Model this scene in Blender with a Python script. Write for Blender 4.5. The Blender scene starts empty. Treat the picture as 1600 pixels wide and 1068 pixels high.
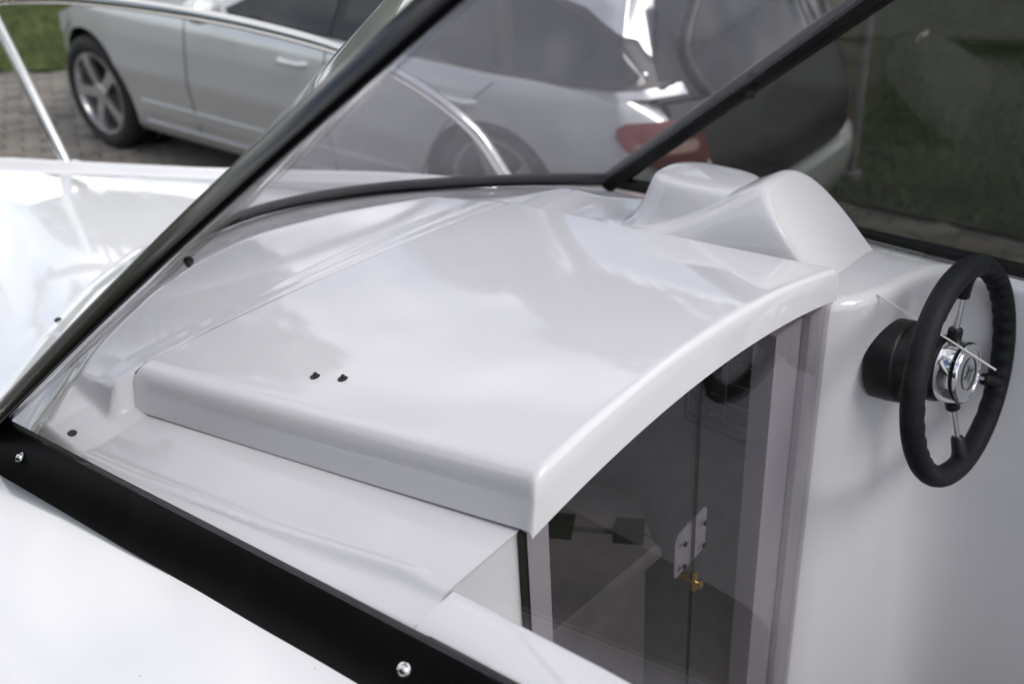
import bpy, bmesh, math, random
import numpy as np
from mathutils import Vector, Matrix

random.seed(7)
R = math.radians
sc = bpy.context.scene

# ------------------------------------------------------------------ camera
# boat axes: +X starboard, +Y bow, +Z up; origin at the cabin door, metres
AZ, PITCH, ROLL = R(46), R(29.3), R(3.3)
CAM = Vector((-1.015, -.631, .799))
GROUND = -.98
fw = Vector((math.sin(AZ)*math.cos(PITCH), math.cos(AZ)*math.cos(PITCH), -math.sin(PITCH)))
rt0 = Vector((math.cos(AZ), -math.sin(AZ), 0)); up0 = rt0.cross(fw)
rt = rt0*math.cos(ROLL) - up0*math.sin(ROLL)
up = up0*math.cos(ROLL) + rt0*math.sin(ROLL)
cd = bpy.data.cameras.new('camera'); cam = bpy.data.objects.new('camera', cd)
sc.collection.objects.link(cam); sc.camera = cam
cam.matrix_world = Matrix(((rt.x, up.x, -fw.x, CAM.x), (rt.y, up.y, -fw.y, CAM.y), (rt.z, up.z, -fw.z, CAM.z), (0, 0, 0, 1)))
cd.sensor_width = 36; cd.lens = 36; cd.clip_start = .02; cd.clip_end = 500
cd.dof.use_dof = True; cd.dof.focus_distance = 1.38; cd.dof.aperture_fstop = 3.5

def pix(P):
    d = Vector(P) - CAM; z = d.dot(fw)
    return 800 + 1600*d.dot(rt)/z, 534 - 1600*d.dot(up)/z, z

# ------------------------------------------------------------------ sky, sun, exposure
SUN_DIR = Vector((.12, -.84, .80)).normalized()
w = bpy.data.worlds.new('World'); sc.world = w; w.use_nodes = True
nt = w.node_tree; nt.nodes.clear()
def wn(t, **k):
    n = nt.nodes.new(t)
    for a, b in k.items(): setattr(n, a, b)
    return n
sky = wn('ShaderNodeTexSky', sky_type='NISHITA', sun_disc=False)
sky.sun_elevation = math.asin(SUN_DIR.z); sky.sun_rotation = math.atan2(SUN_DIR.x, SUN_DIR.y)
sky.air_density = 1.0; sky.dust_density = 1.5; sky.ozone_density = 1.0
tc = wn('ShaderNodeTexCoord'); sep = wn('ShaderNodeSeparateXYZ')
nt.links.new(tc.outputs['Generated'], sep.inputs[0])
addz = wn('ShaderNodeMath', operation='ADD'); addz.inputs[1].default_value = .22
mx = wn('ShaderNodeMath', operation='MAXIMUM'); mx.inputs[1].default_value = 0
nt.links.new(sep.outputs[2], mx.inputs[0]); nt.links.new(mx.outputs[0], addz.inputs[0])
dv = wn('ShaderNodeVectorMath', operation='DIVIDE'); cmb = wn('ShaderNodeCombineXYZ')
for i in range(3): nt.links.new(addz.outputs[0], cmb.inputs[i])
nt.links.new(tc.outputs['Generated'], dv.inputs[0]); nt.links.new(cmb.outputs[0], dv.inputs[1])
noi = wn('ShaderNodeTexNoise'); noi.inputs['Scale'].default_value = 1.15; noi.inputs['Detail'].default_value = 7
noi.inputs['Roughness'].default_value = .55; noi.inputs['Distortion'].default_value = .35
nt.links.new(dv.outputs[0], noi.inputs['Vector'])
cr = wn('ShaderNodeValToRGB'); cr.color_ramp.elements[0].position = .40; cr.color_ramp.elements[1].position = .57
nt.links.new(noi.outputs['Fac'], cr.inputs[0])
noi2 = wn('ShaderNodeTexNoise'); noi2.inputs['Scale'].default_value = 2.3; noi2.inputs['Detail'].default_value = 4
nt.links.new(dv.outputs[0], noi2.inputs['Vector'])
cr2 = wn('ShaderNodeValToRGB'); cr2.color_ramp.elements[0].color = (5.0, 5.4, 6.4, 1); cr2.color_ramp.elements[1].color = (17, 16.6, 16.2, 1)
cr2.color_ramp.elements[0].position = .35; cr2.color_ramp.elements[1].position = .65
nt.links.new(noi2.outputs['Fac'], cr2.inputs[0])
mixc = wn('ShaderNodeMixRGB'); nt.links.new(cr.outputs[0], mixc.inputs[0])
nt.links.new(sky.outputs[0], mixc.inputs[1]); nt.links.new(cr2.outputs[0], mixc.inputs[2])
bg = wn('ShaderNodeBackground'); bg.inputs['Strength'].default_value = .1
nt.links.new(mixc.outputs[0], bg.inputs[0])
wo = wn('ShaderNodeOutputWorld'); nt.links.new(bg.outputs[0], wo.inputs[0])

sl = bpy.data.lights.new('sun', 'SUN'); sl.energy = 1.5; sl.angle = R(24); sl.color = (1, .96, .9)
so = bpy.data.objects.new('sun', sl); sc.collection.objects.link(so)
so.rotation_euler = (-SUN_DIR).to_track_quat('-Z', 'Y').to_euler(); so.location = SUN_DIR*20
sc.view_settings.view_transform = 'Standard'; sc.view_settings.look = 'None'
sc.view_settings.exposure = .51; sc.view_settings.gamma = 1
sc.cycles.max_bounces = 10; sc.cycles.transparent_max_bounces = 24; sc.cycles.glossy_bounces = 5

# ------------------------------------------------------------------ helpers
C = sc.collection
def link(o, parent=None):
    C.objects.link(o)
    if parent: o.parent = parent
    return o
def mesh(name, v, f, mats, parent=None, smooth=35, midx=None):
    me = bpy.data.meshes.new(name); me.from_pydata([tuple(map(float, p)) for p in v], [], [tuple(map(int, q)) for q in f])
    if not isinstance(mats, (list, tuple)): mats = [mats]
    for m in mats: me.materials.append(m)
    if midx is not None: me.polygons.foreach_set('material_index', midx)
    if smooth:
        me.polygons.foreach_set('use_smooth', [True]*len(me.polygons)); me.update()
        if smooth < 180: me.set_sharp_from_angle(angle=R(smooth))
    me.update()
    return link(bpy.data.objects.new(name, me), parent)
def recalc(o):
    bm = bmesh.new(); bm.from_mesh(o.data); bmesh.ops.recalc_face_normals(bm, faces=bm.faces); bm.to_mesh(o.data); bm.free(); return o
class MB:
    def __init__(s): s.v = []; s.f = []; s.m = []
    def add(s, v, f, mi=0):
        n = len(s.v); s.v += [tuple(p) for p in v]; s.f += [tuple(i+n for i in q) for q in f]; s.m += [mi]*len(f); return s
    def box(s, a, b, mi=0, M=None):
        x0, y0, z0 = a; x1, y1, z1 = b
        v = [Vector(p) for p in ((x0,y0,z0),(x1,y0,z0),(x1,y1,z0),(x0,y1,z0),(x0,y0,z1),(x1,y0,z1),(x1,y1,z1),(x0,y1,z1))]
        if M: v = [M @ p for p in v]
        return s.add(v, [(0,3,2,1),(4,5,6,7),(0,1,5,4),(1,2,6,5),(2,3,7,6),(3,0,4,7)], mi)
    def grid(s, rows, mi=0, close=False, flip=False):
        n = len(rows[0]); v = [p for r in rows for p in r]; f = []
        for i in range(len(rows)-1):
            for j in range(n if close else n-1):
                k = (j+1) % n
                q = (i*n+j, i*n+k, (i+1)*n+k, (i+1)*n+j)
                f.append(q[::-1] if flip else q)
        return s.add(v, f, mi)
    def tube(s, pts, r, n=10, mi=0, caps=True, closed=False):
        pts = [Vector(p) for p in pts]; rows = []; N = len(pts)
        nrm = None
        for i, p in enumerate(pts):
            a = pts[i-1] if (i or closed) else p; b = pts[(i+1) % N] if (i < N-1 or closed) else p
            t = (b-a).normalized()
            if nrm is None: nrm = t.orthogonal().normalized()
            nrm = (nrm - t*nrm.dot(t)).normalized(); bi = t.cross(nrm)
            rr = r[i] if isinstance(r, (list, tuple)) else r
            rows.append([p + (nrm*math.cos(2*math.pi*k/n) + bi*math.sin(2*math.pi*k/n))*rr for k in range(n)])
        if closed: rows.append(rows[0])
        s.grid(rows, mi, True)
        if caps and not closed:
            s.add(rows[0], [tuple(range(n))[::-1]], mi); s.add(rows[-1], [tuple(range(n))], mi)
        return s
    def lathe(s, prof, n=32, mi=0, M=None):   # profile (r, z) around local z
        rows = []
        for r, z in prof:
            row = [Vector((r*math.cos(2*math.pi*k/n), r*math.sin(2*math.pi*k/n), z)) for k in range(n)]
            rows.append([M @ p for p in row] if M else row)
        return s.grid(rows, mi, True)
    def build(s, name, mats, parent=None, smooth=35, fix=False):
        o = mesh(name, s.v, s.f, mats, parent, smooth, s.m)
        if fix: recalc(o)
        return o
def empty(name, loc=(0,0,0), rz=0):
    e = bpy.data.objects.new(name, None); e.location = loc; e.rotation_euler = (0,0,rz); e.empty_display_size = .1
    return link(e)
def tag(o, label=None, cat=None, group=None, kind=None):
    if label: o['label'] = label
    if cat: o['category'] = cat
    if group: o['group'] = group
    if kind: o['kind'] = kind
    return o
def frame(origin, z, x=None):
    z = Vector(z).normalized(); x = Vector(x) if x else z.orthogonal()
    x = (x - z*x.dot(z)).normalized(); y = z.cross(x)
    return Matrix(((x.x,y.x,z.x,origin[0]),(x.y,y.y,z.y,origin[1]),(x.z,y.z,z.z,origin[2]),(0,0,0,1)))
def interp(t, xs, ys): return np.interp(t, xs, ys)
def smooth01(x, a, b):
    t = np.clip((np.asarray(x, float)-a)/(b-a), 0, 1); return t*t*(3-2*t)
def catmull(pts, n):
    pts = [Vector(p) for p in pts]; P = [pts[0]*2-pts[1]] + pts + [pts[-1]*2-pts[-2]]; out = []
    for i in range(1, len(P)-2):
        for k in range(n):
            t = k/n; a, b, c, d = P[i-1:i+3]
            out.append(.5*((2*b) + (c-a)*t + (2*a-5*b+4*c-d)*t*t + (3*b-a-3*c+d)*t**3))
    out.append(pts[-1]); return out

# ------------------------------------------------------------------ materials
def mat(name, col, rough=.5, metal=0, coat=0, spec=.5, noise=None, bump=None, ior=1.5):
    m = bpy.data.materials.new(name); m.use_nodes = True; t = m.node_tree; p = t.nodes['Principled BSDF']
    p.inputs['Base Color'].default_value = (*col, 1); p.inputs['Roughness'].default_value = rough
    p.inputs['Metallic'].default_value = metal; p.inputs['Coat Weight'].default_value = coat
    p.inputs['Specular IOR Level'].default_value = spec; p.inputs['IOR'].default_value = ior
    tcn = t.nodes.new('ShaderNodeTexCoord')
    if noise:
        sc_, amt, det = noise
        n = t.nodes.new('ShaderNodeTexNoise'); n.inputs['Scale'].default_value = sc_; n.inputs['Detail'].default_value = det
        t.links.new(tcn.outputs['Object'], n.inputs['Vector'])
        r = t.nodes.new('ShaderNodeValToRGB')
        r.color_ramp.elements[0].color = (*[c*(1-amt) for c in col], 1); r.color_ramp.elements[1].color = (*[min(1, c*(1+amt)) for c in col], 1)
        r.color_ramp.elements[0].position = .3; r.color_ramp.elements[1].position = .7
        t.links.new(n.outputs['Fac'], r.inputs[0]); t.links.new(r.outputs[0], p.inputs['Base Color'])
    if bump:
        sc_, st, dist = bump
        n = t.nodes.new('ShaderNodeTexNoise'); n.inputs['Scale'].default_value = sc_; n.inputs['Detail'].default_value = 3
        t.links.new(tcn.outputs['Object'], n.inputs['Vector'])
        b = t.nodes.new('ShaderNodeBump'); b.inputs['Strength'].default_value = st; b.inputs['Distance'].default_value = dist
        t.links.new(n.outputs['Fac'], b.inputs['Height']); t.links.new(b.outputs[0], p.inputs['Normal'])
    return m
def sheet_glass(name, tint, rough=0.0, ior=1.49, haze=0):      # tinted acrylic: clear tinted transmission + Fresnel gloss
    m = bpy.data.materials.new(name); m.use_nodes = True; t = m.node_tree; t.nodes.clear()
    o = t.nodes.new('ShaderNodeOutputMaterial'); mx_ = t.nodes.new('ShaderNodeMixShader')
    tr = t.nodes.new('ShaderNodeBsdfTransparent'); gl = t.nodes.new('ShaderNodeBsdfGlossy'); fr = t.nodes.new('ShaderNodeFresnel')
    tr.inputs[0].default_value = (*tint, 1); gl.inputs['Roughness'].default_value = rough; fr.inputs[0].default_value = ior
    ge = t.nodes.new('ShaderNodeNewGeometry'); im = t.nodes.new('ShaderNodeMix'); im.inputs[2].default_value = ior; im.inputs[3].default_value = 1/ior
    t.links.new(ge.outputs['Backfacing'], im.inputs[0]); t.links.new(im.outputs[0], fr.inputs[0])     # same reflectance on both faces of the sheet
    n = t.nodes.new('ShaderNodeTexNoise'); n.inputs['Scale'].default_value = 6
    tcn = t.nodes.new('ShaderNodeTexCoord'); t.links.new(tcn.outputs['Object'], n.inputs['Vector'])
    b = t.nodes.new('ShaderNodeBump'); b.inputs['Strength'].default_value = .03; b.inputs['Distance'].default_value = .01
    t.links.new(n.outputs['Fac'], b.inputs['Height']); t.links.new(b.outputs[0], gl.inputs['Normal'])
    t.links.new(fr.outputs[0], mx_.inputs[0]); t.links.new(tr.outputs[0], mx_.inputs[1]); t.links.new(gl.outputs[0], mx_.inputs[2])
    last = mx_.outputs[0]
    if haze:  # pale diffuse film painting the reflected haze into the pane
        df = t.nodes.new('ShaderNodeBsdfDiffuse'); df.inputs[0].default_value = (.8, .79, .82, 1); m2 = t.nodes.new('ShaderNodeMixShader')
        n2 = t.nodes.new('ShaderNodeTexNoise'); n2.inputs['Scale'].default_value = 9; n2.inputs['Detail'].default_value = 5; t.links.new(tcn.outputs['Object'], n2.inputs['Vector'])
        mr = t.nodes.new('ShaderNodeMapRange'); mr.inputs[3].default_value = haze*.7; mr.inputs[4].default_value = haze*1.3
        t.links.new(n2.outputs['Fac'], mr.inputs[0]); t.links.new(mr.outputs[0], m2.inputs[0]); t.links.new(last, m2.inputs[1]); t.links.new(df.outputs[0], m2.inputs[2]); last = m2.outputs[0]
    t.links.new(last, o.inputs[0]); return m
GEL = mat('white_gelcoat', (.79, .79, .80), .06, coat=.5, noise=(1.6, .012, 2), bump=(3.2, .05, .012))
def add_wear(m, lo, hi, scale):
    t = m.node_tree; p = t.nodes['Principled BSDF']; tc_ = t.nodes.new('ShaderNodeTexCoord'); n = t.nodes.new('ShaderNodeTexNoise')
    n.inputs['Scale'].default_value = scale; n.inputs['Detail'].default_value = 7; n.inputs['Roughness'].default_value = .65; t.links.new(tc_.outputs['Object'], n.inputs['Vector'])
    mr = t.nodes.new('ShaderNodeMapRange'); mr.inputs[1].default_value = .35; mr.inputs[2].default_value = .7; mr.inputs[3].default_value = lo; mr.inputs[4].default_value = hi
    t.links.new(n.outputs['Fac'], mr.inputs[0]); t.links.new(mr.outputs[0], p.inputs['Roughness'])
add_wear(GEL, .035, .10, 14)
def add_specks(m):     # sparse dust specks on the gelcoat
    t = m.node_tree; p = t.nodes['Principled BSDF']; tc_ = t.nodes.new('ShaderNodeTexCoord'); vo = t.nodes.new('ShaderNodeTexVoronoi'); vo.inputs['Scale'].default_value = 26
    t.links.new(tc_.outputs['Object'], vo.inputs['Vector'])
    lt = t.nodes.new('ShaderNodeMath'); lt.operation = 'LESS_THAN'; lt.inputs[1].default_value = .030; t.links.new(vo.outputs['Distance'], lt.inputs[0])
    sp_ = t.nodes.new('ShaderNodeSeparateColor'); t.links.new(vo.outputs['Color'], sp_.inputs[0])
    l2 = t.nodes.new('ShaderNodeMath'); l2.operation = 'LESS_THAN'; l2.inputs[1].default_value = .45; t.links.new(sp_.outputs[0], l2.inputs[0])
    mu = t.nodes.new('ShaderNodeMath'); mu.operation = 'MULTIPLY'; t.links.new(lt.outputs[0], mu.inputs[0]); t.links.new(l2.outputs[0], mu.inputs[1])
    m2 = t.nodes.new('ShaderNodeMath'); m2.operation = 'MULTIPLY'; m2.inputs[1].default_value = .6; t.links.new(mu.outputs[0], m2.inputs[0])
    src = p.inputs['Base Color'].links[0].from_socket; mx_ = t.nodes.new('ShaderNodeMixRGB'); mx_.inputs[2].default_value = (.16, .14, .11, 1)
    t.links.new(m2.outputs[0], mx_.inputs[0]); t.links.new(src, mx_.inputs[1]); t.links.new(mx_.outputs[0], p.inputs['Base Color'])
add_specks(GEL)
GELIN = mat("cabin_liner", (.48, .47, .47), .75, noise=(30, .10, 3))
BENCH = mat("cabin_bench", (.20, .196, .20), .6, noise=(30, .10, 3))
SOLE = mat('cockpit_sole', (.045, .045, .048), .6, noise=(60, .08, 4), bump=(180, .3, .002))
BLK = mat('black_acrylic_edge', (.004, .004, .005), .16, spec=.12, noise=(20, .3, 2))
BANDM = mat('black_base_moulding', (.004, .004, .004), .45, spec=.12, noise=(20, .3, 2))
BLKIN = mat('black_edge_seal', (.012, .012, .013), .22, noise=(20, .3, 2))
RUB = mat('black_rubber', (.012, .012, .013), .55, noise=(50, .2, 2))
GRIP = mat('black_grip_foam', (.007, .008, .010), .62, spec=.3, noise=(120, .35, 3), bump=(420, .35, .002))
PLAS = mat('black_plastic', (.008, .008, .010), .42, spec=.35, noise=(40, .2, 2), bump=(300, .12, .001))
CHROME = mat('chrome', (.82, .82, .83), .06, 1, noise=(8, .02, 2))
STEEL = mat('polished_steel', (.72, .71, .68), .14, 1, noise=(12, .03, 2))
DULL = mat('brushed_hinge_steel', (.40, .40, .42), .38, .0, noise=(60, .08, 2))
BRASS = mat('brass', (.62, .47, .24), .30, 1, noise=(40, .1, 3))
GLS = sheet_glass('smoke_tint_windscreen', (.955, .95, .962))
GLF = sheet_glass('smoke_tint_front_screen', (.925, .92, .93), ior=1.53, haze=.065)
GLD = sheet_glass('dark_tint_starboard_screen', (.50, .51, .49))
DOORG = sheet_glass('dark_tint_door', (.82, .80, .82))
EMB = mat('emblem_face', (.68, .68, .70), .22, .9, noise=(10, .03, 2))
PANEL = mat('switch_panel_black', (.075, .075, .08), .35, noise=(30, .1, 2))
PRINT = mat('white_print', (.85, .85, .84), .5, noise=(30, .03, 2))
NYLON = mat('white_nylon', (.78, .77, .72), .45, noise=(60, .04, 2))

# ------------------------------------------------------------------ the place: paving, lawn
def lawn_edge(y):     # X of the paving / lawn border
    return interp(y, [-30, -3, 1.2, 4.5, 6.6, 7.35, 11, 40], [3.45, 3.3, 3.12, 2.9, 2.5, 1.9, -2.2, -30])
pm = bpy.data.materials.new('paving_bed'); pm.use_nodes = True
t_ = pm.node_tree; pb = t_.nodes['Principled BSDF']; pb.inputs['Roughness'].default_value = .9
tcn = t_.nodes.new('ShaderNodeTexCoord'); br = t_.nodes.new('ShaderNodeTexBrick')
br.inputs['Scale'].default_value = 1; br.inputs['Brick Width'].default_value = .2; br.inputs['Row Height'].default_value = .1
br.inputs['Mortar Size'].default_value = .006; br.inputs['Color1'].default_value = (.17, .155, .135, 1); br.inputs['Color2'].default_value = (.12, .11, .10, 1)
br.inputs['Mortar'].default_value = (.045, .04, .035, 1)
t_.links.new(tcn.outputs['Object'], br.inputs['Vector']); t_.links.new(br.outputs['Color'], pb.inputs['Base Color'])
PAVE = [mat('paver_%s' % n, c, .85, noise=(35, .25, 4), bump=(160, .4, .003)) for n, c in
        (('grey', (.17, .155, .135)), ('brown', (.15, .13, .11)), ('dark', (.115, .105, .095)))]
GRS_SOIL = mat('lawn_soil', (.045, .060, .018), .95, noise=(3, .35, 5), bump=(40, .8, .02))
def blade_mat():
    m = mat('grass_blades', (.07, .11, .025), .6)
    t = m.node_tree; p = t.nodes['Principled BSDF']; tc_ = t.nodes.new('ShaderNodeTexCoord')
    n = t.nodes.new('ShaderNodeTexNoise'); n.inputs['Scale'].default_value = 2.2; n.inputs['Detail'].default_value = 6
    t.links.new(tc_.outputs['Object'], n.inputs['Vector'])
    r = t.nodes.new('ShaderNodeValToRGB'); r.color_ramp.elements[0].position = .32; r.color_ramp.elements[1].position = .68
    r.color_ramp.elements[0].color = (.045, .072, .016, 1); r.color_ramp.elements[1].color = (.115, .145, .04, 1)
    t.links.new(n.outputs['Fac'], r.inputs[0]); t.links.new(r.outputs[0], p.inputs['Base Color']); return m
GRASS = blade_mat()

pave = tag(mesh('pavement', [(-60,-60,GROUND-.01),(60,-60,GROUND-.01),(60,60,GROUND-.01),(-60,60,GROUND-.01)], [(0,1,2,3)], pm, smooth=0), kind='structure')
ys = [-30,-3,-1,1.2,3,4.5,5.6,6.6,7,7.35,9,11,20,40]
lv = [(lawn_edge(y), y, GROUND+.012) for y in ys] + [(90, y, GROUND+.012) for y in ys]
n = len(ys)
lawn = tag(mesh('lawn', lv, [(i, i+n, i+n+1, i+1) for i in range(n-1)], GRS_SOIL, smooth=0), kind='structure')

port_dark_ground = tag(mesh('lawn', [(-60,-40,GROUND+.01),(-1.75,-40,GROUND+.01),(-1.75,40,GROUND+.01),(-60,40,GROUND+.01)], [(0,1,2,3)], GRS_SOIL, smooth=0), kind='structure')  # unseen dark ground added so the port pane reflects less brightness
# block pavers: the ones that show are pieces of the pavement, the rest one mesh
def paver_mesh(mi):
    b = MB(); x, y, h, c = .0965, .0465, .03, .006
    rows = []
    for dx, z in ((0, -.02), (0, h-c-.02), (c, h-.02)):
        rows.append([(-x+dx,-y+dx,z),(x-dx,-y+dx,z),(x-dx,y-dx,z),(-x+dx,y-dx,z)])
    b.grid(rows, 0, True); b.add(rows[-1], [(0,1,2,3)], 0)
    me = bpy.data.meshes.new('paver'); me.from_pydata(b.v, [], b.f); me.materials.append(PAVE[mi]); return me
PM = [paver_mesh(i) for i in range(3)]
cand = []
PR = R(-24)
for i in range(-70, 70):
    for j in range(-120, 140):
        lx, ly = i*.2 + (.1 if j % 2 else 0), j*.1
        x = 1.5 + lx*math.cos(PR) - ly*math.sin(PR); y = 4 + lx*math.sin(PR) + ly*math.cos(PR)
        if x > lawn_edge(y)-.07 or x < -.5 or y < .2 or y > 9: continue
        u, v, d = pix((x, y, GROUND))
        if d < 1 or u < -60 or u > 1660 or v < -60 or v > 460: continue
        seen = (u < 380 and 90 < v < 300 and not (110 < u and v < 170)) or (u > 1280 and v > 250)
        cand.append((not seen, d, x, y))
cand.sort()
rest = MB()
for k, (ns, d, x, y) in enumerate(cand):
    mi = random.choice((0, 0, 1, 2)); z = GROUND + random.uniform(-.003, .002); a = PR + random.uniform(-.015, .015)
    if k < 300:
        o = bpy.data.objects.new('paver', PM[mi]); o.location = (x, y, z); o.rotation_euler = (random.uniform(-.012,.012), random.uniform(-.012,.012), a); link(o, pave)
    else:
        M = Matrix.Translation((x, y, z)) @ Matrix.Rotation(a, 4, 'Z')
        rest.add([M @ p.co for p in PM[mi].vertices], [tuple(p.vertices) for p in PM[mi].polygons], mi)
if rest.v: tag(rest.build('paver_field', PAVE, pave, smooth=0), kind='stuff')

# grass blades where the lawn shows
rng = np.random.default_rng(3)
def blades(n, x0, x1, y0, y1):
    x = rng.uniform(x0, x1, n); y = rng.uniform(y0, y1, n); k = x > np.array([lawn_edge(t) for t in y]) + .02
    x, y = x[k], y[k]; m = len(x); a = rng.uniform(0, 6.28, m); h = rng.uniform(.025, .065, m); wd = rng.uniform(.003, .006, m)
    lean = rng.normal(0, .02, (m, 2)); z = GROUND + .008
    A = np.stack([x-np.cos(a)*wd, y-np.sin(a)*wd, np.full(m, z)], 1); B = np.stack([x+np.cos(a)*wd, y+np.sin(a)*wd, np.full(m, z)], 1)
    T = np.stack([x+lean[:,0], y+lean[:,1], z+h], 1)
    return np.stack([A, B, T], 1).reshape(-1, 3)
gv = np.concatenate([blades(90000, 1.2, 5.5, 6.3, 11.5), blades(190000, 3.0, 11.0, -.6, 7.0)])
gm = bpy.data.meshes.new('grass'); nb = len(gv)//3
gm.vertices.add(len(gv)); gm.vertices.foreach_set('co', gv.ravel()); gm.loops.add(nb*3); gm.polygons.add(nb)
gm.loops.foreach_set('vertex_index', np.arange(nb*3)); gm.polygons.foreach_set('loop_start', np.arange(nb)*3); gm.polygons.foreach_set('loop_total', np.full(nb, 3))
gm.materials.append(GRASS); gm.update(); gm.validate()
tag(link(bpy.data.objects.new('grass', gm)), 'short mown green grass of the lawn behind the car', 'grass', kind='stuff')

# post on the lawn
POSTM = mat('post_paint', (.20, .19, .21), .5, .2, noise=(12, .15, 4))
pe = tag(empty('fence_post', (3.37, 1.34, GROUND)), 'thin grey metal post on the lawn right of the car', 'post')
MB().tube([(0,0,0),(0,0,1.9)], .024, 14).build('shaft', POSTM, pe)
MB().lathe([(0,1.925),(.018,1.92),(.027,1.905),(.027,1.885)], 14).build('cap', PLAS, pe)
MB().lathe([(.026,.06),(.05,.05),(.055,.012),(.055,0)], 14).build('collar', POSTM, pe)

# trees beyond the lawn and added port conifers (mirrored in the gelcoat and the panes)
BARK = mat('tree_bark', (.09, .07, .055), .9, noise=(14, .3, 5), bump=(40, .6, .02))
def leaf_mat(name, a, b_):
    m = mat(name, a, .6); t = m.node_tree; p = t.nodes['Principled BSDF']; tc_ = t.nodes.new('ShaderNodeTexCoord')
    n = t.nodes.new('ShaderNodeTexNoise'); n.inputs['Scale'].default_value = 1.4; n.inputs['Detail'].default_value = 5
    t.links.new(tc_.outputs['Object'], n.inputs['Vector']); r = t.nodes.new('ShaderNodeValToRGB')
    r.color_ramp.elements[0].color = (*a, 1); r.color_ramp.elements[1].color = (*b_, 1); r.color_ramp.elements[0].position = .35; r.color_ramp.elements[1].position = .65
    t.links.new(n.outputs['Fac'], r.inputs[0]); t.links.new(r.outputs[0], p.inputs['Base Color']); return m
LEAF = leaf_mat('broad_leaves', (.035, .06, .018), (.08, .12, .035)); CONI = leaf_mat('conifer_sprays', (.014, .024, .012), (.032, .050, .022))
def leaves(name, cen, nrm_, size, m, parent):
    k = len(cen); a = np.cross(nrm_, rng.normal(size=(k, 3))); a /= np.linalg.norm(a, axis=1)[:,None]; c_ = np.cross(nrm_, a)
    sz = (size*rng.uniform(.6, 1.3, k))[:,None]
    v = np.stack([cen-a*sz*.5, cen+c_*sz, cen+a*sz*.5, cen-c_*sz], 1).reshape(-1, 3)
    me = bpy.data.meshes.new(name); me.vertices.add(4*k); me.vertices.foreach_set('co', v.ravel()); me.loops.add(4*k); me.polygons.add(k)
    me.loops.foreach_set('vertex_index', np.arange(4*k)); me.polygons.foreach_set('loop_start', np.arange(k)*4); me.polygons.foreach_set('loop_total', np.full(k, 4))
    me.materials.append(m); me.update(); me.validate(); return link(bpy.data.objects.new(name, me), parent)
def unit(k): q = rng.normal(size=(k, 3)); return q/np.linalg.norm(q, axis=1)[:,None]
def broad_tree(x, y, h, rad, label):
    e = tag(empty('broadleaf_tree', (x, y, GROUND)), label, 'tree', 'trees beyond the lawn')
    b = MB(); b.tube([(0,0,0),(.05,.02,h*.2),(0,.05,h*.45),(.04,0,h*.75)], [.22,.17,.13,.05], 10)
    cl_ = []
    for i in range(11):
        a = i*2.4; r_ = rad*random.uniform(.3,.75); z = h*random.uniform(.42,.88); c_ = Vector((r_*math.cos(a), r_*math.sin(a), z)); cl_.append((c_, rad*random.uniform(.32,.5)))
        b.tube([(0,.03,h*.35+.2*i*h/12*.5), c_*.6+Vector((0,0,z*.38)), c_], [.07,.045,.015], 6)
    b.build('trunk', BARK, e, smooth=60)
    cl_.append((Vector((0,0,h*.9)), rad*.5))
    cen = np.concatenate([np.array(c_)+unit(700)*(rng.uniform(.45,1,700)**.5)[:,None]*np.array([r_, r_, r_*.8]) for c_, r_ in cl_])
    leaves('crown', cen, unit(len(cen)), .13, LEAF, e)
broad_tree(10.5, 9.5, 8.0, 2.7, 'tall broadleaf tree beyond the lawn ahead of the car')
broad_tree(15.0, 5.5, 9.0, 3.2, 'largest broadleaf tree at the far side of the lawn')
broad_tree(13.0, -1.0, 7.0, 2.4, 'broadleaf tree behind the car across the lawn')
broad_tree(6.0, 16.5, 8.5, 3.0, 'broadleaf tree beyond the bow at the lawn end')
def conifer(x, y, h, rad, label):  # unseen row added to darken the lid's port side and pane reflections
    e = tag(empty('shade_conifer', (x, y, GROUND)), label, 'conifer', 'unseen conifers added to darken the port side')
    MB().tube([(0,0,0),(0,0,h*.9)], [.09,.02], 8).build('trunk', BARK, e)
    k = 5200; z = h*(.03+.97*rng.uniform(0,1,k)**1.15); a = rng.uniform(0,6.283,k); r_ = rad*np.minimum(1, (1-z/h)*2.6+.08)*rng.uniform(.55,1.05,k)
    cen = np.stack([r_*np.cos(a), r_*np.sin(a), z], 1); nn_ = np.stack([np.cos(a), np.sin(a), np.full(k,.4)], 1)+unit(k)*.6; nn_ /= np.linalg.norm(nn_, axis=1)[:,None]
    leaves('crown', cen, nn_, .13, CONI, e)
for i_ in range(9): conifer(-4.3+.12*math.sin(i_*2.1), -4.5+1.25*i_, 3.6+.4*math.sin(i_*1.7), .85, ('%s unseen dark conifer added to shade the port side, counting from the stern' % ('first','second','third','fourth','fifth','sixth','seventh','eighth','ninth')[i_]))

# ------------------------------------------------------------------ the boat
XC = .06
boat = tag(empty('motor_boat', (XC, 0, GROUND)), 'white cuddy cabin motor boat with smoked windscreen and black steering wheel', 'boat')
boat.location = (0, 0, 0)
def half_w(y): return interp(y, [-2.4,-1,.3,.8,1.2,1.6,1.97,2.48,2.75,2.98], [.96,1,1,.94,.83,.62,.42,.215,.105,.004])
def z_gun(y): return interp(y, [-2.4,0,.5,1.2,2,2.75,3], [-.18,-.185,-.185,-.185,-.215,-.25,-.255])
def z_ctr(y): return interp(y, [-2.4,0,.35,.8,1.25,2,2.6,3], [.004,.004,.010,.0,-.045,-.11,-.18,-.25])
FX = [-.66,-.627,-.536,-.39,-.25,-.1,.06,.2,.353,.51,.656,.74,.78]
FY = [.70,.78,.885,1.02,1.13,1.205,1.24,1.222,1.15,1.02,.85,.71,.60]
def x_port(y): return interp(y, [-1,0,.3,.75], [-.50,-.56,-.59,-.645])
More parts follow.
